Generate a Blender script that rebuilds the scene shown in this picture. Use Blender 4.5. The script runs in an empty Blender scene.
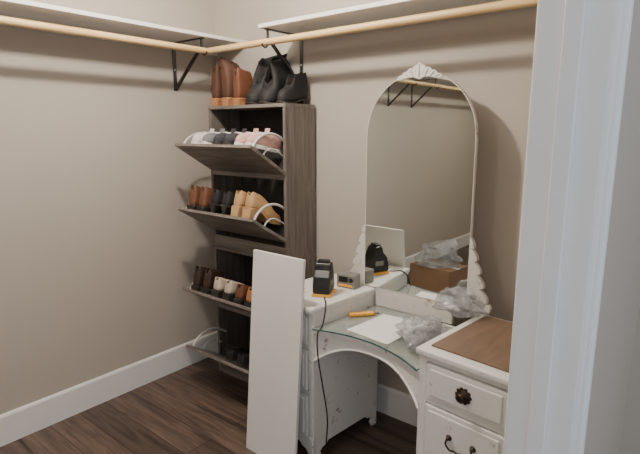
import bpy, bmesh, math, random
from mathutils import Vector, Matrix, noise
random.seed(4)
S=bpy.context.scene
COL=S.collection

# ---------------------------------------------------------------- materials
def newmat(name):
    m=bpy.data.materials.new(name); m.use_nodes=True
    nt=m.node_tree; b=nt.nodes['Principled BSDF']
    return m,nt,b
def simple(name,col,rough=0.5,metal=0.0,bump=0.0,bscale=60,var=0.0,vscale=6,spec=0.5):
    m,nt,b=newmat(name)
    b.inputs['Base Color'].default_value=(*col,1); b.inputs['Roughness'].default_value=rough
    b.inputs['Metallic'].default_value=metal; b.inputs['Specular IOR Level'].default_value=spec
    tc=nt.nodes.new('ShaderNodeTexCoord')
    if var>0:
        n=nt.nodes.new('ShaderNodeTexNoise'); n.inputs['Scale'].default_value=vscale; n.inputs['Detail'].default_value=5
        nt.links.new(tc.outputs['Object'],n.inputs['Vector'])
        r=nt.nodes.new('ShaderNodeValToRGB')
        r.color_ramp.elements[0].color=(*[c*(1-var) for c in col],1); r.color_ramp.elements[0].position=.3
        r.color_ramp.elements[1].color=(*[min(1,c*(1+var)) for c in col],1); r.color_ramp.elements[1].position=.7
        nt.links.new(n.outputs['Fac'],r.inputs['Fac']); nt.links.new(r.outputs['Color'],b.inputs['Base Color'])
    if bump>0:
        n=nt.nodes.new('ShaderNodeTexNoise'); n.inputs['Scale'].default_value=bscale; n.inputs['Detail'].default_value=4
        nt.links.new(tc.outputs['Object'],n.inputs['Vector'])
        bp=nt.nodes.new('ShaderNodeBump'); bp.inputs['Strength'].default_value=bump; bp.inputs['Distance'].default_value=.002
        nt.links.new(n.outputs['Fac'],bp.inputs['Height']); nt.links.new(bp.outputs['Normal'],b.inputs['Normal'])
    return m
def woodmat(name,c1,c2,axis='Z',scale=8,rough=.5,stretch=14):
    m,nt,b=newmat(name)
    tc=nt.nodes.new('ShaderNodeTexCoord'); mp=nt.nodes.new('ShaderNodeMapping')
    s=[scale*stretch/4]*3; s['XYZ'.index(axis)]=scale*.25
    mp.inputs['Scale'].default_value=s
    nt.links.new(tc.outputs['Object'],mp.inputs['Vector'])
    n=nt.nodes.new('ShaderNodeTexNoise'); n.inputs['Scale'].default_value=1.5; n.inputs['Detail'].default_value=8; n.inputs['Roughness'].default_value=.65; n.inputs['Distortion'].default_value=.6
    nt.links.new(mp.outputs['Vector'],n.inputs['Vector'])
    r=nt.nodes.new('ShaderNodeValToRGB'); r.color_ramp.elements[0].color=(*c1,1); r.color_ramp.elements[0].position=.35
    r.color_ramp.elements[1].color=(*c2,1); r.color_ramp.elements[1].position=.68
    nt.links.new(n.outputs['Fac'],r.inputs['Fac']); nt.links.new(r.outputs['Color'],b.inputs['Base Color'])
    b.inputs['Roughness'].default_value=rough
    bp=nt.nodes.new('ShaderNodeBump'); bp.inputs['Strength'].default_value=.15; bp.inputs['Distance'].default_value=.002
    nt.links.new(n.outputs['Fac'],bp.inputs['Height']); nt.links.new(bp.outputs['Normal'],b.inputs['Normal'])
    return m
def plankmat(name):
    m,nt,b=newmat(name)
    tc=nt.nodes.new('ShaderNodeTexCoord')
    br=nt.nodes.new('ShaderNodeTexBrick'); br.inputs['Scale'].default_value=1
    br.inputs['Brick Width'].default_value=1.2; br.inputs['Row Height'].default_value=.15
    br.inputs['Mortar Size'].default_value=.0018; br.inputs['Mortar'].default_value=(.05,.04,.035,1)
    br.inputs['Color1'].default_value=(.6,.6,.6,1); br.inputs['Color2'].default_value=(1,1,1,1); br.offset=.37
    nt.links.new(tc.outputs['Object'],br.inputs['Vector'])
    mp=nt.nodes.new('ShaderNodeMapping'); mp.inputs['Scale'].default_value=(1.6,22,1)
    nt.links.new(tc.outputs['Object'],mp.inputs['Vector'])
    n=nt.nodes.new('ShaderNodeTexNoise'); n.inputs['Scale'].default_value=1.5; n.inputs['Detail'].default_value=9; n.inputs['Roughness'].default_value=.65; n.inputs['Distortion'].default_value=.8
    nt.links.new(mp.outputs['Vector'],n.inputs['Vector'])
    r=nt.nodes.new('ShaderNodeValToRGB'); r.color_ramp.elements[0].color=(.046,.030,.024,1); r.color_ramp.elements[0].position=.32
    r.color_ramp.elements[1].color=(.21,.145,.112,1); r.color_ramp.elements[1].position=.72
    nt.links.new(n.outputs['Fac'],r.inputs['Fac'])
    mx=nt.nodes.new('ShaderNodeMix'); mx.data_type='RGBA'; mx.blend_type='MULTIPLY'; mx.inputs[0].default_value=1
    nt.links.new(r.outputs['Color'],mx.inputs[6]); nt.links.new(br.outputs['Color'],mx.inputs[7])
    nt.links.new(mx.outputs[2],b.inputs['Base Color']); b.inputs['Roughness'].default_value=.45
    return m
def distressed(name,base=(.78,.765,.73),worn=(.24,.18,.14),lo=.605,hi=.665):
    m,nt,b=newmat(name)
    tc=nt.nodes.new('ShaderNodeTexCoord')
    n=nt.nodes.new('ShaderNodeTexNoise'); n.inputs['Scale'].default_value=17; n.inputs['Detail'].default_value=10; n.inputs['Roughness'].default_value=.72
    nt.links.new(tc.outputs['Object'],n.inputs['Vector'])
    r=nt.nodes.new('ShaderNodeValToRGB'); r.color_ramp.elements[0].color=(*base,1); r.color_ramp.elements[0].position=lo
    r.color_ramp.elements[1].color=(*worn,1); r.color_ramp.elements[1].position=hi
    nt.links.new(n.outputs['Fac'],r.inputs['Fac']); nt.links.new(r.outputs['Color'],b.inputs['Base Color'])
    b.inputs['Roughness'].default_value=.5
    return m
M={}
M['wall']=simple('wall_paint',(.475,.428,.372),.7,bump=.12,bscale=180)
M['ceil']=simple('ceiling_paint',(.78,.76,.73),.8,bump=.2,bscale=120)
M['trim']=simple('trim_paint',(.82,.81,.79),.4,var=.02)
M['jamb']=simple('jamb_paint',(.84,.85,.86),.4,var=.01)
M['floor']=plankmat('floor_planks')
M['rod']=woodmat('rod_pine',(.66,.43,.19),(.84,.62,.33),'X',6,.4)
M['rody']=woodmat('rod_pine_y',(.66,.43,.19),(.84,.62,.33),'Y',6,.4)
M['metal']=simple('bracket_metal',(.10,.10,.10),.4,.8,var=.1)
M['cab']=woodmat('cabinet_laminate',(.10,.083,.073),(.24,.205,.18),'Z',8,.5)
M['cabx']=woodmat('cabinet_laminate_x',(.115,.096,.085),(.26,.225,.20),'X',8,.5)
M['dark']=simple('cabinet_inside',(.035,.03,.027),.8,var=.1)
M['plastic']=simple('arm_plastic',(.62,.62,.60),.4,var=.03)
M['van']=distressed('vanity_paint')
M['vanm']=distressed('mirror_frame_paint',(.68,.65,.60),(.34,.26,.19),.58,.70)
M['mirror'],_nt,_b=newmat('mirror_silver'); _b.inputs['Metallic'].default_value=1; _b.inputs['Roughness'].default_value=.012; _b.inputs['Base Color'].default_value=(.91,.95,.92,1)
M['glass'],_nt,_b=newmat('table_glass'); _b.inputs['Base Color'].default_value=(.88,.92,.915,1); _b.inputs['Roughness'].default_value=.01; _b.inputs['Transmission Weight'].default_value=1; _b.inputs['IOR'].default_value=1.6
M['gedge']=simple('glass_edge',(.02,.09,.09),.1,var=.05)
M['bronze']=simple('bronze',(.045,.03,.022),.4,.7,var=.2,vscale=50)
M['board']=simple('board_melamine',(.80,.78,.75),.45,var=.015)
M['bag'],_nt,_b=newmat('plastic_film'); _b.inputs['Base Color'].default_value=(.40,.41,.43,1); _b.inputs['Roughness'].default_value=.15; _b.inputs['Alpha'].default_value=.42; _b.inputs['Specular IOR Level'].default_value=1.0; _b.inputs['IOR'].default_value=1.7
M['bwood']=woodmat('raw_panel',(.13,.078,.048),(.21,.135,.085),'Y',8,.6,6)
M['card']=simple('cardboard',(.30,.18,.10),.8,var=.08,bump=.1)
M['blackp']=simple('black_plastic',(.012,.012,.013),.45,var=.1)
M['orange']=simple('orange_plastic',(.85,.42,.06),.45,var=.05)
M['grey']=simple('grey_plastic',(.22,.21,.19),.4,var=.1)
M['paper']=simple('paper',(.85,.84,.82),.6,var=.02)
M['lining']=simple('shoe_lining',(.05,.035,.03),.8,var=.1)
M['light_lining']=simple('shoe_lining_light',(.5,.42,.34),.8,var=.1)
M['sole']=simple('sole_rubber',(.03,.025,.02),.6,var=.1)
M['whitesole']=simple('sole_white',(.75,.73,.7),.5,var=.03)
def leather(n,c,r=.45): return simple(n,c,r,bump=.2,bscale=120,var=.12,vscale=20)
LB=leather('leather_brown',(.15,.06,.03)); LT=leather('leather_tan',(.42,.20,.09)); LD=leather('leather_dark',(.035,.018,.012))
LG=leather('leather_camel',(.50,.31,.15)); LP=leather('fabric_pink',(.62,.37,.33),.7); LW=leather('fabric_white',(.62,.6,.58),.7)
LGR=leather('fabric_grey',(.16,.16,.17),.7); LBL=leather('leather_blk',(.012,.011,.012),.7); LNV=leather('fabric_charcoal',(.03,.03,.035),.8)
LCR=leather('leather_cream',(.60,.50,.40)); LBS=leather('suede_brown',(.085,.036,.02),.7)

# ---------------------------------------------------------------- helpers
def link(o,parent=None):
    COL.objects.link(o)
    if parent: o.parent=parent
    return o
def empty(name,loc=(0,0,0),rotz=0):
    e=bpy.data.objects.new(name,None); e.location=loc; e.rotation_euler=(0,0,rotz); e.empty_display_size=.1
    COL.objects.link(e); return e
def mesh(name,verts,faces,mat,parent=None,smooth=False,bevel=0,mats=None,fm=None,subsurf=0):
    me=bpy.data.meshes.new(name); me.from_pydata([tuple(v) for v in verts],[],faces); me.update()
    bm=bmesh.new(); bm.from_mesh(me); bmesh.ops.recalc_face_normals(bm,faces=bm.faces); bm.to_mesh(me); bm.free()
    if mats:
        for x in mats: me.materials.append(x)
        for p,i in zip(me.polygons,fm): p.material_index=i
    else: me.materials.append(mat)
    if smooth:
        for p in me.polygons: p.use_smooth=True
    o=bpy.data.objects.new(name,me); link(o,parent)
    if bevel:
        b=o.modifiers.new('b','BEVEL'); b.width=bevel; b.segments=2; b.limit_method='ANGLE'
    if subsurf:
        s=o.modifiers.new('s','SUBSURF'); s.levels=subsurf; s.render_levels=subsurf
    return o
BF=[(0,1,2,3),(4,7,6,5),(0,4,5,1),(1,5,6,2),(2,6,7,3),(3,7,4,0)]
def box(name,a,b,mat,parent=None,bevel=0):
    x0,y0,z0=a;x1,y1,z1=b
    v=[(x0,y0,z0),(x1,y0,z0),(x1,y1,z0),(x0,y1,z0),(x0,y0,z1),(x1,y0,z1),(x1,y1,z1),(x0,y1,z1)]
    return mesh(name,v,BF,mat,parent,bevel=bevel)
def extr(name,poly,axis,t0,t1,mat,parent=None,bevel=0):
    """extrude 2D polygon. axis 'Y': poly=(x,z); 'X': poly=(y,z); 'Z': (x,y)"""
    n=len(poly)
    def P(p,t): return {'Y':(p[0],t,p[1]),'X':(t,p[0],p[1]),'Z':(p[0],p[1],t)}[axis]
    v=[P(p,t0) for p in poly]+[P(p,t1) for p in poly]
    f=[tuple(range(n)),tuple(range(2*n-1,n-1,-1))]+[(i,(i+1)%n,n+(i+1)%n,n+i) for i in range(n)]
    return mesh(name,v,f,mat,parent,bevel=bevel)
def tube(name,pts,r,mat,parent=None,seg=12,closed=False):
    c=bpy.data.curves.new(name,'CURVE'); c.dimensions='3D'; c.bevel_depth=r; c.bevel_resolution=seg//4+1; c.use_fill_caps=True
    s=c.splines.new('POLY'); s.points.add(len(pts)-1)
    for p,q in zip(s.points,pts): p.co=(*q,1)
    s.use_cyclic_u=closed; s.use_smooth=True
    c.materials.append(mat)
    tmp=bpy.data.objects.new(name+'_c',c); COL.objects.link(tmp)
    dg=bpy.context.evaluated_depsgraph_get(); me=bpy.data.meshes.new_from_object(tmp.evaluated_get(dg))
    bpy.data.objects.remove(tmp); me.name=name
    o=bpy.data.objects.new(name,me)
    if not me.materials: me.materials.append(mat)
    return link(o,parent)
def catmull(P,n=10):
    P=[Vector(p) for p in P]; P=[P[0]*2-P[1]]+P+[P[-1]*2-P[-2]]; out=[]
    for i in range(1,len(P)-2):
        a,b,c,d=P[i-1:i+3]
        for k in range(n):
            t=k/n; out.append(.5*((2*b)+(c-a)*t+(2*a-5*b+4*c-d)*t*t+(3*b-a-3*c+d)*t**3))
    out.append(P[-2]); return out
def lathe(name,prof,mat,parent=None,seg=24,loc=(0,0,0),axis='Z'):
    v=[];f=[]
    for r,h in prof:
        for i in range(seg):
            a=2*math.pi*i/seg
            p=(r*math.cos(a),r*math.sin(a),h)
            if axis=='-Y': p=(p[0],-h,p[1])
            v.append((p[0]+loc[0],p[1]+loc[1],p[2]+loc[2]))
    for j in range(len(prof)-1):
        for i in range(seg):
            f.append((j*seg+i,j*seg+(i+1)%seg,(j+1)*seg+(i+1)%seg,(j+1)*seg+i))
    f.append(tuple(range(seg))); f.append(tuple(range((len(prof)-1)*seg,len(prof)*seg)))
    return mesh(name,v,f,mat,parent,smooth=True)

# ---------------------------------------------------------------- room
XR=2.257; XO=2.385; YF=-4.9; CZ=2.5; Y1=-1.045; Y0=-2.40; DH=2.08
box('floor',(-.12,YF-.12,-.1),(5.0,.12,0),M['floor'])
box('ceiling',(-.12,YF-.12,CZ),(XO,.12,CZ+.1),M['ceil'])
box('wall_left',(-.12,YF-.12,0),(0,.12,CZ),M['wall'])
box('wall_back',(0,0,0),(5.0,.12,CZ),M['wall'])
box('wall_front',(0,YF-.12,0),(XO,YF,CZ),M['wall'])
wr=empty('wall_right')
box('wall_segment_far',(XR,Y1+.02,0),(XO,0,CZ),M['wall'],wr)
box('wall_segment_near',(XR,YF,0),(XO,Y0-.02,CZ),M['wall'],wr)
box('wall_segment_header',(XR,Y0-.02,DH+.02),(XO,Y1+.02,CZ),M['wall'],wr)
# jambs
tr=empty('trim_1')
box('jamb_far',(XR-.002,Y1,0),(XO+.002,Y1+.02,DH),M['jamb'],tr)
box('jamb_near',(XR-.002,Y0-.02,0),(XO+.002,Y0,DH),M['jamb'],tr)
box('jamb_head',(XR-.002,Y0-.02,DH),(XO+.002,Y1+.02,DH+.02),M['jamb'],tr)
box('stop_far',(XR+.045,Y1-.011,0),(XR+.08,Y1,DH),M['jamb'],tr,bevel=.002)
def casing(nm,x,sgn):
    for (o0,o1,t) in ((.006,.075,.012),(.06,.085,.018)):
        xa,xb=(x,x+sgn*t) if sgn>0 else (x+sgn*t,x)
        box(nm+'_far',(xa,Y1+o0,0),(xb,Y1+o1,DH+o1),M['jamb'],tr,bevel=.003)
        box(nm+'_near',(xa,Y0-o1,0),(xb,Y0-o0,DH+o1),M['jamb'],tr,bevel=.003)
        box(nm+'_head',(xa,Y0-o0,DH+o0),(xb,Y1+o0,DH+o1),M['jamb'],tr,bevel=.003)
casing('casing_out',XO,1); casing('casing_in',XR,-1)
def baseboard(name,kind,a,b,at,s):
    H=.155
    prof=[(0,0),(.015,0),(.015,H-.012),(.011,H-.004),(.006,H),(0,H)]
    if kind=='X': return extr(name,[(at+s*p,z) for p,z in prof],'X',a,b,M['trim'])
    return extr(name,[(at+s*p,z) for p,z in prof],'Y',a,b,M['trim'])
baseboard('baseboard_left','Y',YF,0,0,1)
baseboard('baseboard_back','X',.015,XR,0,-1)
baseboard('baseboard_front','X',.015,XR,YF,1)
baseboard('baseboard_right','Y',Y1+.09,-.015,XR,-1)

# ---------------------------------------------------------------- shelves / rods
SZ=2.0
box('closet_shelf',(0,YF,SZ),(.30,0,SZ+.019),M['trim'],bevel=.002)
box('closet_shelf.001',(.69,-.30,SZ),(XR,0,SZ+.019),M['trim'],bevel=.002)
box('shelf_cleat',(0,YF,SZ-.04),(.018,0,SZ),M['trim'])
RZ=1.93
tube('closet_rod',[(.28,YF+.002,RZ),(.28,-.298,RZ)],.0165,M['rody'],seg=24)
tube('closet_rod.001',[(.255,-.28,RZ+.003),(XR-.002,-.28,RZ+.003)],.0165,M['rod'],seg=24)
def bracket(name,loc,rz):
    e=empty(name,loc,rz)
    box('wall_plate',(-.012,-.004,-.27),(.012,0,0),M['metal'],e,bevel=.001)
    box('top_arm',(-.010,-.275,-.005),(.010,0,-.0005),M['metal'],e,bevel=.001)
    extr('brace',[(-.004,-.27),(-.004,-.255),(-.235,-.055),(-.235,-.068)],'X',-.009,.009,M['metal'],e)
    pts=[(0,-.28+.021*math.sin(t),-.070-.021*math.cos(t)) for t in [math.radians(k) for k in range(-80,120,15)]]
    tube('rod_hook',pts,.004,M['metal'],e)
    box('hook_stem',(-.006,-.262,-.065),(.006,-.256,0),M['metal'],e)
    for z in (-.03,-.15,-.25): lathe('screw',[(.005,0),(.004,.003),(.001,.004)],M['plastic'],e,12,(0,-.004,z),'-Y')
bracket('shelf_bracket',(.715,0,SZ),0)
bracket('shelf_bracket.001',(0,-.312,SZ),math.radians(90))
bracket('shelf_bracket.002',(0,-2.4,SZ),math.radians(90))
bracket('shelf_bracket.003',(0,-2.85,SZ),math.radians(90))

# ---------------------------------------------------------------- shoe cabinet
CX0,CX1=.22,.823; CD=.253; CH=1.637; U=CH/2
cab=empty('shoe_cabinet')
FL=[]
for k in range(2):
    z0=k*U
    box('side_left',(CX0,-CD,z0),(CX0+.018,-.02,z0+U),M['cab'],cab,bevel=.001)
    box('side_right',(CX1-.018,-CD,z0),(CX1,-.02,z0+U),M['cab'],cab,bevel=.001)
    box('top_panel',(CX0-.001,-CD-.004,z0+U-.018),(CX1+.001,-.02,z0+U),M['cabx'],cab,bevel=.001)
    box('bottom_panel',(CX0+.018,-CD+.005,z0+.03),(CX1-.018,-.02,z0+.048),M['cabx'],cab)
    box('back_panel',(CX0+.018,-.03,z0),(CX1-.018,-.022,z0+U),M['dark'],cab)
    box('kick_rail',(CX0+.018,-CD+.002,z0),(CX1-.018,-CD+.018,z0+.07),M['cabx'],cab)
    box('mid_rail',(CX0+.018,-CD+.002,z0+.43),(CX1-.018,-CD+.018,z0+.455),M['cabx'],cab)
    FL+= [z0+.10,z0+.455]
ANG=math.radians(31); LEN=.285
def flap_pt(zh,u,n,x):
    y=-CD+.0-u*math.cos(ANG)+n*math.sin(ANG); z=zh+u*math.sin(ANG)+n*math.cos(ANG)
    return (x,y,z)
for zh in FL:
    v=[]
    for x in (CX0+.002,CX1-.002):
        for u,n in ((0,0),(LEN,0),(LEN,.016),(0,.016)): v.append(flap_pt(zh,u,n,x))
    mesh('flap_door',v,[(0,1,2,3),(7,6,5,4),(0,4,5,1),(1,5,6,2),(2,6,7,3),(3,7,4,0)],M['cabx'],cab,bevel=.0015)
    v=[]
    for x in (CX0+.03,CX1-.03):
        for u,n in ((-.002,.0),(.006,.0),(.006,.08),(-.002,.08)): v.append(flap_pt(zh+.012,u,n,x))
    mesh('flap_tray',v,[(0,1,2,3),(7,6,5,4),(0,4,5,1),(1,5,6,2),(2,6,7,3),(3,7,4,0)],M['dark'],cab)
    for x in (CX0+.026,CX1-.030):
        arc=catmull([flap_pt(zh,.25,.018,x),flap_pt(zh,.24,.07,x),flap_pt(zh,.20,.125,x),flap_pt(zh,.13,.158,x),flap_pt(zh,.04,.158,x)],6)
        tube('side_arm',arc,.0065,M['plastic'],cab)
        arc=catmull([flap_pt(zh,.17,.018,x),flap_pt(zh,.16,.055,x),flap_pt(zh,.12,.085,x),flap_pt(zh,.04,.09,x)],6)
        tube('side_arm_inner',arc,.004,M['plastic'],cab)

# ---------------------------------------------------------------- shoes
def shoe(name,mat,L=.25,W=.040,hc=.065,hv=.05,heel=.015,collar=.5,lining=None,sole=None,heeltype='block',toe=1.0,sneaker=False,slouch=0.0):
    lining=lining or M['lining']; sole=sole or M['sole']
    e=empty(name)
    ver=[];fc=[];fm=[]
    def W2(t):
        pts=[(0,.50),(.04,.70),(.12,.80),(.3,.76),(.45,.80),(.62,.98),(.75,1.0),(.87,.85*toe),(.95,.6*toe),(1,.25)]
        for (a,b),(c,d) in zip(pts,pts[1:]):
            if a<=t<=c: return W*(b+(d-b)*(t-a)/(c-a))
    def zs(t):
        if t<.2: return heel
        if t<.65: 
            q=(t-.2)/.45; return heel*(1-(3*q*q-2*q**3))
        return 0 if t<.9 else .006*(t-.9)/.1
    pw=2.0 if hc<.12 else 5.0
    def H(t):
        if t<collar: return hc*(1-.10*math.sin(math.pi*t/collar))
        q=(t-collar)/(1-collar)
        if q<.55: return hv+(hc*.9-hv)*(1-q)**pw
        return (hv+(hc*.9-hv)*(.45**pw))*max(.36,1-((q-.55)/.45)**2*.62)
    T=[0,.03,.08,.16,.26,.36,.44,.5,.56,.63,.72,.8,.88,.94,.98,1]
    st=.007 if not sneaker else .018
    for t in T:
        w=W2(t); h=H(t); z=zs(t)+st; y=t*L
        d=1 if t<collar-.02 else (0 if t>collar+.05 else .35)
        if t<.005: d=.0
        hi=.014
        up=[(w,0),(w*1.06,h*.3),(w*.98,h*.65)]
        A=[(w*.84,h),(w*.66,h),(w*.5,hi),(0,hi)]
        B=[(w*.8,h*.85),(w*.6,h*.95),(w*.34,h),(0,h*1.02)]
        if t<.005: B=[(w*.84,h),(w*.6,h),(w*.3,h),(0,h)]
        mid=[(a[0]*d+b[0]*(1-d),a[1]*d+b[1]*(1-d)) for a,b in zip(A,B)]
        R=up+mid
        ring=R+[(-x,zz) for x,zz in reversed(R[:-1])]+[( -w*.4,0),(w*.4,0)]
        for x,zz in ring:
            k=max(0,zz-.08)/.17
            sx=slouch*k*k*.05*(1+.5*math.sin(zz*60)); sy=-abs(slouch)*k*.012*math.sin(zz*75)
            fl=1+ .22*abs(slouch)*min(1,k)
            ver.append((x*fl+sx,y+sy,z+zz))
    n=len(ring)
    for j in range(len(T)-1):
        for i in range(n):
            fc.append((j*n+i,j*n+(i+1)%n,(j+1)*n+(i+1)%n,(j+1)*n+i))
            fm.append(1 if (4<=i<=7 and T[j+1]<=collar+.03 and T[j]>0) else 0)
    fc.append(tuple(range(n))); fm.append(0)
    fc.append(tuple(range((len(T)-1)*n,len(T)*n))); fm.append(0)
    mesh('upper',ver,fc,None,e,smooth=True,mats=[mat,lining],fm=fm,subsurf=1)
    ver=[];fc=[]
    for t in T:
        w=W2(t)*(1.10 if not sneaker else 1.14); z=zs(t); y=t*L+(.004 if t>.9 else (-.004 if t<.02 else 0))
        ver+= [(w,y,z),(w,y,z+st+.002),(-w,y,z+st+.002),(-w,y,z)]
    for j in range(len(T)-1):
        for i in range(4): fc.append((j*4+i,j*4+(i+1)%4,(j+1)*4+(i+1)%4,(j+1)*4+i))
    fc.append((0,1,2,3)); k=(len(T)-1)*4; fc.append((k,k+1,k+2,k+3))
    mesh('sole',ver,fc,sole,e,bevel=.002)
    if heel>.01:
        w=W*.72; 
        if heeltype=='block':
            v=[(w*.95,.002,0),(w*.95,L*.2,0),(-w*.95,L*.2,0),(-w*.95,.002,0),(w,-.002,heel+.003),(w,L*.24,heel+.003),(-w,L*.24,heel+.003),(-w,-.002,heel+.003)]
        else:
            v=[(.007,.010,0),(.007,.024,0),(-.007,.024,0),(-.007,.010,0),(w*.8,0,heel+.003),(w*.8,L*.2,heel+.003),(-w*.8,L*.2,heel+.003),(-w*.8,0,heel+.003)]
        mesh('heel',v,BF,sole,e,bevel=.002)
    if sneaker:
        for k in range(4):
            y=L*(.54+.055*k); z=H(.54+.055*k)+st+zs(.55)+.002
            tube('lace',catmull([(-W*.6,y,z-.012),(-W*.25,y+.004,z+.001),(W*.25,y-.004,z+.001),(W*.6,y,z-.012)],4),.0025,M['whitesole'],e)
        mesh('tongue',[(-W*.4,L*.46,hc*.7+st),(W*.4,L*.46,hc*.7+st),(W*.45,L*.42,hc*1.25+st),(-W*.45,L*.42,hc*1.25+st),(-W*.4,L*.47,hc*.7+st),(W*.4,L*.47,hc*.7+st),(W*.45,L*.435,hc*1.25+st),(-W*.45,L*.435,hc*1.25+st)],BF,mat,e,bevel=.003)
    return e
def on_flap(e,k,x,out=False,yaw=0,dz=0,pitch=12,dy=0):
    """shoe bridges the flap's upper lip and the tray plate"""
    zh=FL[k]; a=math.radians(pitch)
    lip=Vector(flap_pt(zh,.262,.016,x))
    dirv=Vector((0,math.cos(a),-math.sin(a))); up=Vector((0,math.sin(a),math.cos(a)))
    o=lip+Vector((0,dy,dz))
    if out:
        o=lip+dirv*.245+Vector((0,dy,dz)); dirv=-dirv
    xa=dirv.cross(up)
    Mx=Matrix((xa,dirv,up)).transposed().to_4x4()
    e.matrix_world=Matrix.Translation(o)@Mx@Matrix.Rotation(math.radians(yaw),4,'Z')
def sneak(nm,m,k,x,out=True,yaw=0,sole=None,**kw):
    e=shoe(nm,m,sneaker=True,lining=kw.pop('lining',M['lining']),sole=sole or M['whitesole'],heel=0.0,hc=.078,hv=.06,collar=.42,L=.24,W=.036,**kw)
    on_flap(e,k,x,out,yaw,pitch=10); return e
XS=lambda i:CX0+.072+i*.091
sneak('sneaker',LW,3,XS(0)+.012,yaw=8); sneak('sneaker.001',LGR,3,XS(1)+.010,yaw=8,sole=M['whitesole'])
sneak('sneaker.002',LNV,3,XS(2)+.008,yaw=8,sole=M['sole']); sneak('sneaker.003',LNV,3,XS(3)+.006,yaw=7,sole=M['sole'])
sneak('sneaker.004',LP,3,XS(4)+.004,yaw=6,lining=M['light_lining']); sneak('sneaker.005',LP,3,XS(5)-.002,yaw=5,lining=M['lining'])
for i,(nm,m,kw) in enumerate([('ankle_boot',LB,dict(hc=.118,hv=.055,heel=.02,collar=.40,lining=M['lining'])),('ankle_boot.001',LB,dict(hc=.118,hv=.055,heel=.02,collar=.40)),
    ('pump_shoe',LBL,dict(hc=.08,hv=.04,heel=.045,collar=.62,heeltype='s')),('pump_shoe.001',LBL,dict(hc=.08,hv=.04,heel=.045,collar=.62,heeltype='s')),
    ('wedge_shoe',LG,dict(hc=.085,hv=.045,heel=.05,collar=.6,lining=M['lining'],sole=LG)),('wedge_shoe.001',LG,dict(hc=.085,hv=.045,heel=.05,collar=.6,lining=M['lining'],sole=LG))]):
    e=shoe(nm,m,**kw); on_flap(e,2,XS(i)-(.006 if i==5 else 0),dz=.002,pitch=16 if i>1 else 12)
for i,(nm,m,kw) in enumerate([('ankle_boot.002',LD,dict(hc=.12,hv=.055,heel=.02,collar=.4)),('ankle_boot.003',LD,dict(hc=.12,hv=.055,heel=.02,collar=.4)),
    ('pump_shoe.002',LCR,dict(hc=.075,hv=.04,heel=.03,collar=.62,lining=M['lining'])),('pump_shoe.003',LCR,dict(hc=.075,hv=.04,heel=.03,collar=.62,lining=M['lining'])),
    ('loafer',LB,dict(hc=.08,hv=.05,heel=.02,collar=.5)),('loafer.001',LT,dict(hc=.08,hv=.05,heel=.02,collar=.5))]):
    e=shoe(nm,m,**kw); on_flap(e,1,XS(i)-(.006 if i==5 else 0),pitch=14)
for i in (3,4):
    e=shoe('flat_shoe' if i==3 else 'flat_shoe.001',LBL,hc=.05,hv=.035,heel=.01,collar=.6,L=.235); on_flap(e,0,XS(i),pitch=14)
# on top of the cabinet: brown boots and slouchy black boots leaning together
def stand(e,x,y,z,rz): e.matrix_world=Matrix.Translation((x,y,z))@Matrix.Rotation(math.radians(rz),4,'Z')
e=shoe('boot',LBS,hc=.20,hv=.065,heel=.035,collar=.50,L=.225,W=.040,sole=LT,slouch=1.2); stand(e,.272,-.252,CH,4)
e=shoe('boot.001',LBS,hc=.235,hv=.065,heel=.035,collar=.54,L=.225,W=.041,sole=LT,slouch=-1.1); stand(e,.365,-.252,CH,-2)
e=shoe('boot.002',LB,hc=.17,hv=.06,heel=.03,collar=.46,L=.215,W=.036,sole=LT,slouch=.6); stand(e,.450,-.248,CH,-2)
e=shoe('boot.003',LBL,hc=.255,hv=.07,heel=.03,collar=.66,L=.225,W=.050,slouch=-1.0); stand(e,.548,-.024,CH,181)
e=shoe('boot.004',LBL,hc=.24,hv=.07,heel=.03,collar=.66,L=.225,W=.052,slouch=1.1); stand(e,.660,-.024,CH,178)
e=shoe('boot.005',LBL,hc=.15,hv=.07,heel=.02,collar=.55,L=.21,W=.036,slouch=.5); stand(e,.762,-.028,CH,181)
def crumple(name,loc,size,seed,lo=1.5,amp=.40):
    """slack crumpled film: rounded lumps divided by sharp creases"""
    bm=bmesh.new(); bmesh.ops.create_icosphere(bm,subdivisions=6,radius=1)
    off=Vector((seed,seed*1.7,seed*.3))
    for v in bm.verts:
        d=v.co.copy()
        r=1+amp*noise.noise(d*lo+off)*1.6
        q=d+.45*noise.noise_vector(d*1.5+off)
        dd,_=noise.voronoi(q*1.7+off); f1=dd[0]; f2=dd[1]
        r+=.22*min(.6,(f2-f1))-.08
        q2=Vector((q.x*5.5,q.y*3.0,q.z*4.0))
        dd,_=noise.voronoi(q2+off*2); r+=.14*min(.5,dd[1]-dd[0])
        r+=.05*abs(noise.noise(q*9+off))
        p=d*r+.14*noise.noise_vector(d*2.4+off*3)
        z=p.z
        if z<-.75: z=-.75
        k=1+.28*max(0,-z)
        v.co=(p.x*size[0]*k,p.y*size[1]*k,z*size[2])
    me=bpy.data.meshes.new(name); bm.to_mesh(me); bm.free(); me.materials.append(M['bag'])
    for p in me.polygons: p.use_smooth=True
    o=bpy.data.objects.new(name,me); o.location=(loc[0],loc[1],loc[2]+size[2]*.75); link(o)
    for s in (-1,1):
        vv=[];ff=[]
        n=10
        for i in range(n+1):
            t=i/n; w=.010+.016*t
            cx=s*size[0]*(.25+.75*t); cz=size[2]*(.62+.28*math.sin(t*2.2))-size[2]*.45*t*t; cy=.02*math.sin(5*t+seed)
            vv+=[(cx,cy-w,cz),(cx,cy,cz+.008*math.cos(9*t)),(cx,cy+w,cz)]
        for i in range(n):
            for j in (0,1): ff.append((i*3+j,i*3+j+1,i*3+j+4,i*3+j+3))
        mesh('bag_handle',vv,ff,M['bag'],o,smooth=True)
    return o

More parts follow.
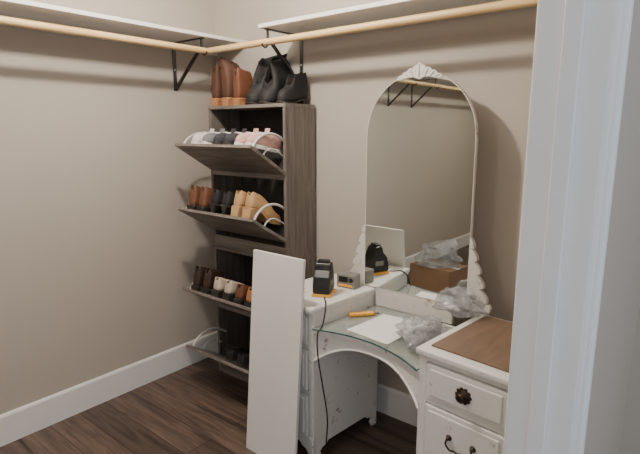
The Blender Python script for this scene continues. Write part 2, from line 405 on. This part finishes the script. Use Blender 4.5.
# ---------------------------------------------------------------- vanity
VL=(1.563,-.372,0); VR=math.radians(-6)
V=empty('vanity_table',VL,VR)
TZ=.748; K=.272; D=.23
def tower(sx):
    TW=.368 if sx>0 else .335
    a,b=(K,K+TW) if sx>0 else (-K-TW,-K)
    box('tower_body',(a,-D+.016,.10),(b,D,TZ-.024),M['van'],V,bevel=.003)
    box('stile_l',(a,-D,.0),(a+.032,-D+.018,TZ-.024),M['van'],V,bevel=.003)
    box('stile_r',(b-.032,-D,.0),(b,-D+.018,TZ-.024),M['van'],V,bevel=.003)
    for z0,z1 in ((.704,TZ-.024),(.548,.566),(.33,.348),(.10,.118)):
        box('rail',(a+.03,-D,z0),(b-.03,-D+.018,z1),M['van'],V,bevel=.002)
    box('top_slab',(a-.008,-D-.016,TZ-.024),(b+(.006 if sx>0 else .008),D,TZ),M['van'],V,bevel=.006)
    box('top_moulding',(a-.002,-D-.008,TZ-.034),(b+.004,D,TZ-.024),M['van'],V,bevel=.003)
    for n,(z0,z1) in enumerate(((.570,.700),(.352,.544),(.122,.326))):
        box('drawer_front',(a+.036,-D-.008,z0),(b-.036,-D+.012,z1),M['van'],V,bevel=.004)
        box('drawer_panel',(a+.052,-D-.013,z0+.016),(b-.052,-D-.006,z1-.016),M['van'],V,bevel=.004)
        c=(a+b)/2; zc=(z0+z1)/2
        if n==0:
            lathe('knob',[(.024,0),(.026,.002),(.022,.005),(.010,.007),(.008,.016),(.016,.020),(.017,.025),(.010,.030),(.002,.031)],M['bronze'],V,24,(c,-D-.012,zc),'-Y')
            for q in range(10):
                an=q*math.pi/5; lathe('petal',[(.007,0),(.006,.004),(.001,.005)],M['bronze'],V,10,(c+.024*math.cos(an),-D-.012,zc+.024*math.sin(an)),'-Y')
        else:
            for s in (-1,1):
                lathe('rosette',[(.012,0),(.010,.004),(.005,.008),(.005,.016),(.001,.018)],M['bronze'],V,16,(c+s*.045,-D-.012,zc+.012),'-Y')
            tube('bail',catmull([(c-.045,-D-.026,zc+.012),(c-.047,-D-.03,zc-.004),(c-.03,-D-.033,zc-.018),(c-.01,-D-.034,zc-.014),(c,-D-.034,zc-.019),(c+.01,-D-.034,zc-.014),(c+.03,-D-.033,zc-.018),(c+.047,-D-.03,zc-.004),(c+.045,-D-.026,zc+.012)],5),.0035,M['bronze'],V)
    def apron(w):
        return [(0,0),(.035,0),(.045,.02),(.035,.04),(.05,.055),(.075,.06),(.09,.075),(w-.09,.075),(w-.075,.06),(w-.05,.055),(w-.035,.04),(w-.045,.02),(w-.035,0),(w,0),(w,.12),(0,.12)]
    extr('foot_apron_front',[(a+x,z) for x,z in apron(b-a)],'Y',-D-.003,-D+.016,M['van'],V,bevel=.002)
    for x in (a,b-.016):
        extr('foot_apron_side',[(-D+.01+y,z) for y,z in apron(2*D-.012)],'X',x+.0005,x+.0155,M['van'],V,bevel=.002)
tower(1); tower(-1)
CZt=.655; ns=24
def fy(x): return -D-.006+.070*(1-(x/K)**2)
xs=[-K+2*K*i/ns for i in range(ns+1)]
poly=[(x,fy(x)) for x in xs]+[(K,D),(-K,D)]
extr('center_top',poly,'Z',CZt-.02,CZt-.0002,M['van'],V)
polyg=[(x*.985,fy(x)-.004) for x in xs]+[(K*.985,D-.03),(-K*.985,D-.03)]
extr('glass_top',polyg,'Z',CZt+.0003,CZt+.005,M['glass'],V)
tube('glass_edge',[(x*.985,fy(x)-.005,CZt+.0025) for x in xs],.003,M['gedge'],V)
v=[];f=[]
for i,x in enumerate(xs):
    q=1-(abs(x)/K)**2.6; zb=.50+.095*q
    y=fy(x)+.012
    v+=[(x,y,zb),(x,y,CZt-.02),(x,y+.018,CZt-.02),(x,y+.018,zb)]
for i in range(ns):
    for k in range(4): f.append((i*4+k,i*4+(k+1)%4,i*4+4+(k+1)%4,i*4+4+k))
f+=[(0,1,2,3),(ns*4,ns*4+1,ns*4+2,ns*4+3)]
mesh('arched_apron',v,f,M['van'],V,smooth=False,bevel=.002)
tube('apron_bead',[(x,fy(x)+.010,.50+.095*(1-(abs(x)/K)**2.6)+.004) for x in xs],.005,M['van'],V)
box('rear_rail',(-K,D-.02,.58),(K,D-.002,CZt-.02),M['van'],V)
bw=box('bare_wood_panel',(.300,-.20,TZ+.0005),(.630,.205,TZ+.0065),M['bwood']); bw.location=VL; bw.rotation_euler=(0,0,VR)

# ---------------------------------------------------------------- mirror
mc=1.520; my=-.155
mir=empty('vanity_mirror',(mc,my,0))
def arch(hw,zb,zs,ht,n=40):
    P=[(-hw,zb),(hw,zb)]
    for i in range(n+1):
        a=math.pi*i/n; ex=math.sin(a)
        P.append((hw*math.cos(a),zs+ht*abs(ex)**.92))
    return P
extr('frame_back',arch(.264,.7495,1.46,.284),'Y',-.004,.016,M['vanm'],mir,bevel=.003)
box('base_block',(-.20,-.006,.6605),(.20,.016,.752),M['vanm'],mir,bevel=.003)
extr('glass_pane',arch(.2612,.756,1.46,.2815),'Y',-.008,-.0035,M['mirror'],mir)
bd=arch(.2628,.754,1.46,.283)
tube('frame_bead',[(x,-.007,z) for x,z in bd],.0022,M['vanm'],mir,closed=True)
def AP(th,o):
    a=math.radians(90-th); s=abs(math.sin(a))**.92
    return ((.262+o)*math.cos(a),1.46+(.283+o)*s)
# crest: stepped scallops rising to a small point
prof=[(0,.044),(1.5,.036),(4,.030),(5.5,.026),(6,.021),(9,.023),(11.5,.019),(12,.013),(15,.015),(17.5,.011),(18,.006),(21,.008),(23.5,.004),(25,-.002)]
top=[AP(-t,o) for t,o in reversed(prof)]+[AP(t,o) for t,o in prof[1:]]
low=[(23,-.009),(18,-.013),(12,-.015),(6,-.018),(2,-.026),(0,-.030)]
bot=[AP(t,o) for t,o in low]+[AP(-t,o) for t,o in reversed(low[:-1])]
extr('crest_plate',top+bot,'Y',-.0155,-.0085,M['vanm'],mir,bevel=.002)
for t,o0,o1 in ((0,-.022,.034),(8.5,-.012,.019),(-8.5,-.012,.019),(15,-.010,.011),(-15,-.010,.011),(21,-.007,.004),(-21,-.007,.004)):
    (x0,z0),(x1,z1)=AP(t*.8,o0),AP(t,o1)
    tube('crest_rib',[(x0,-.0155,z0),((x0+x1)/2,-.018,(z0+z1)/2),(x1,-.0155,z1)],.0026,M['vanm'],mir)
for s in (-1,1):
    z=1.065; x=.2625; P=[(x,z)]
    for k in range(5):
        dz=.050+.003*k
        P+=[(x+.010,z-dz*.25),(x+.019+.002*k,z-dz*.62),(x+.021+.002*k,z-dz*.92),(x+.010,z-dz)]
        x+=.0135+.002*k*.5; z-=dz
    P+=[(x+.020,.785),(x+.027,.77),(x+.024,.7495),(.2625,.7495)]
    extr('side_wing',[(s*xx,zz) for xx,zz in P],'Y',-.012,.012,M['vanm'],mir,bevel=.002)

# ---------------------------------------------------------------- leaning board
B=empty('leaning_board')
v=[]
zt=.958; yb,yt=-.688,-.590
for xb,xt in ((.942,.924),(1.252,1.230)):
    for p in ((yb,0),(yb+.016,0.0),(yt+.016,zt),(yt,zt)):
        v.append((xt if p[1]>0 else xb,p[0],p[1]+.001))
mesh('board_panel',v,[(0,1,2,3),(7,6,5,4),(0,4,5,1),(1,5,6,2),(2,6,7,3),(3,7,4,0)],M['board'],B,bevel=.0015)

# ---------------------------------------------------------------- items
ch=empty('battery_charger',(1.180,-.39,TZ),math.radians(25))
box('charger_base',(-.045,-.055,0),(.045,.055,.014),M['orange'],ch,bevel=.004)
extr('charger_body',[(-.054,.014),(.054,.014),(.056,.040),(.052,.085),(.040,.125),(.028,.150),(-.002,.156),(-.014,.148),(-.020,.120),(-.044,.092),(-.056,.050)],'X',-.040,.040,M['blackp'],ch,bevel=.009)
box('charger_slot',(-.028,-.010,.150),(.028,.022,.164),M['blackp'],ch,bevel=.004)
box('charger_label',(.0395,-.02,.05),(.0405,.03,.075),M['grey'],ch)
cw=empty('power_cord',VL,VR)
cpts=catmull([(-.325,-.105,TZ+.008),(-.305,-.125,TZ+.006),(-.275,-.15,TZ+.006),(-.252,-.175,TZ-.02),(-.242,-.205,CZt+.012),(-.235,-.240,CZt-.01),(-.225,-.248,.55),(-.205,-.24,.42),(-.18,-.235,.27),(-.185,-.24,.12),(-.18,-.25,.03),(-.16,-.27,.006),(-.12,-.34,.006),(-.15,-.45,.006)],8)
tube('cord',cpts,.0032,M['blackp'],cw)
bx=empty('radio',(1.205,-.225,TZ),math.radians(8))
box('radio_body',(-.05,-.032,0),(.05,.032,.068),M['grey'],bx,bevel=.006)
box('radio_display',(-.036,-.0335,.03),(.012,-.031,.058),M['blackp'],bx)
box('radio_label',(-.038,-.0335,.008),(.036,-.031,.020),M['orange'],bx)
lathe('radio_dial',[(.011,0),(.011,.005),(.001,.006)],M['blackp'],bx,16,(.03,-.032,.044),'-Y')
lv=empty('utility_knife',(1.350,-.32,CZt+.0055),math.radians(50))
box('knife_body',(-.06,-.013,0),(.06,.013,.016),M['orange'],lv,bevel=.005)
box('knife_blade',(.06,-.008,.006),(.085,.006,.008),M['metal'],lv)
pz=CZt+.0055
mesh('paper_sheet',[(1.395,-.50,pz),(1.61,-.52,pz),(1.63,-.23,pz+.002),(1.42,-.24,pz),(1.395,-.50,pz+.001),(1.61,-.52,pz+.001),(1.63,-.23,pz+.003),(1.42,-.24,pz+.001)],BF,M['paper'])
crumple('plastic_bag',(1.695,-.40,pz+.0035),(.082,.098,.050),5)
crumple('plastic_bag.001',(1.80,-.265,TZ+.0075),(.085,.048,.060),12)

# cardboard box with a plastic bag on it (seen reflected in the mirror)
cb=empty('cardboard_box',(.55,-2.5,0),math.radians(8))
for nm,a,b in (('bottom',(-.22,-.16,0),(.22,.16,.004)),('side_a',(-.22,-.16,0),(.22,-.156,.24)),('side_b',(-.22,.156,0),(.22,.16,.24)),('side_c',(-.22,-.16,0),(-.216,.16,.24)),('side_d',(.216,-.16,0),(.22,.16,.24)),('lid_a',(-.22,-.16,.236),(.22,-.004,.24)),('lid_b',(-.22,.004,.236),(.22,.16,.24))):
    box(nm,a,b,M['card'],cb)
box('tape',(-.222,-.02,.240),(.222,.02,.241),M['paper'],cb)
crumple('plastic_bag.002',(.56,-2.48,.242),(.17,.13,.12),21)

# ---------------------------------------------------------------- lights
em,nt,b=newmat('lamp_diffuser'); b.inputs['Emission Color'].default_value=(1,.9,.78,1); b.inputs['Emission Strength'].default_value=6
for i,(LX,LY,E) in enumerate(((1.02,-1.05,68),(1.10,-3.6,26))):  # second lamp is an unseen added fill, brightening the wall reflected in the mirror
    sfx='' if i==0 else '_added_fill'
    fx=empty('ceiling_light'+sfx,(LX,LY,CZ))
    lathe('lamp_dome',[(.11,0),(.108,-.02),(.09,-.045),(.05,-.06),(.001,-.064)],em,fx,32)
    lathe('lamp_rim',[(.125,0),(.125,-.012),(.112,-.014)],M['trim'],fx,32)
    L=bpy.data.lights.new('closet_lamp','POINT'); L.energy=E; L.color=(1,.905,.79); L.shadow_soft_size=.035
    lo=bpy.data.objects.new('closet_lamp'+sfx,L); lo.location=(LX,LY,CZ-.12); COL.objects.link(lo)

w=bpy.data.worlds.new('World'); S.world=w; w.use_nodes=True
bg=w.node_tree.nodes['Background']; bg.inputs['Color'].default_value=(.84,.91,1,1); bg.inputs['Strength'].default_value=1.2

# ---------------------------------------------------------------- camera
cam=bpy.data.cameras.new('camera'); co=bpy.data.objects.new('camera',cam); COL.objects.link(co)
cam.sensor_width=36; cam.lens=500/640*36; cam.clip_start=.02
co.location=(2.58,-2.145,1.5); co.rotation_euler=(math.radians(90-10.9),0,math.radians(39))
S.camera=co
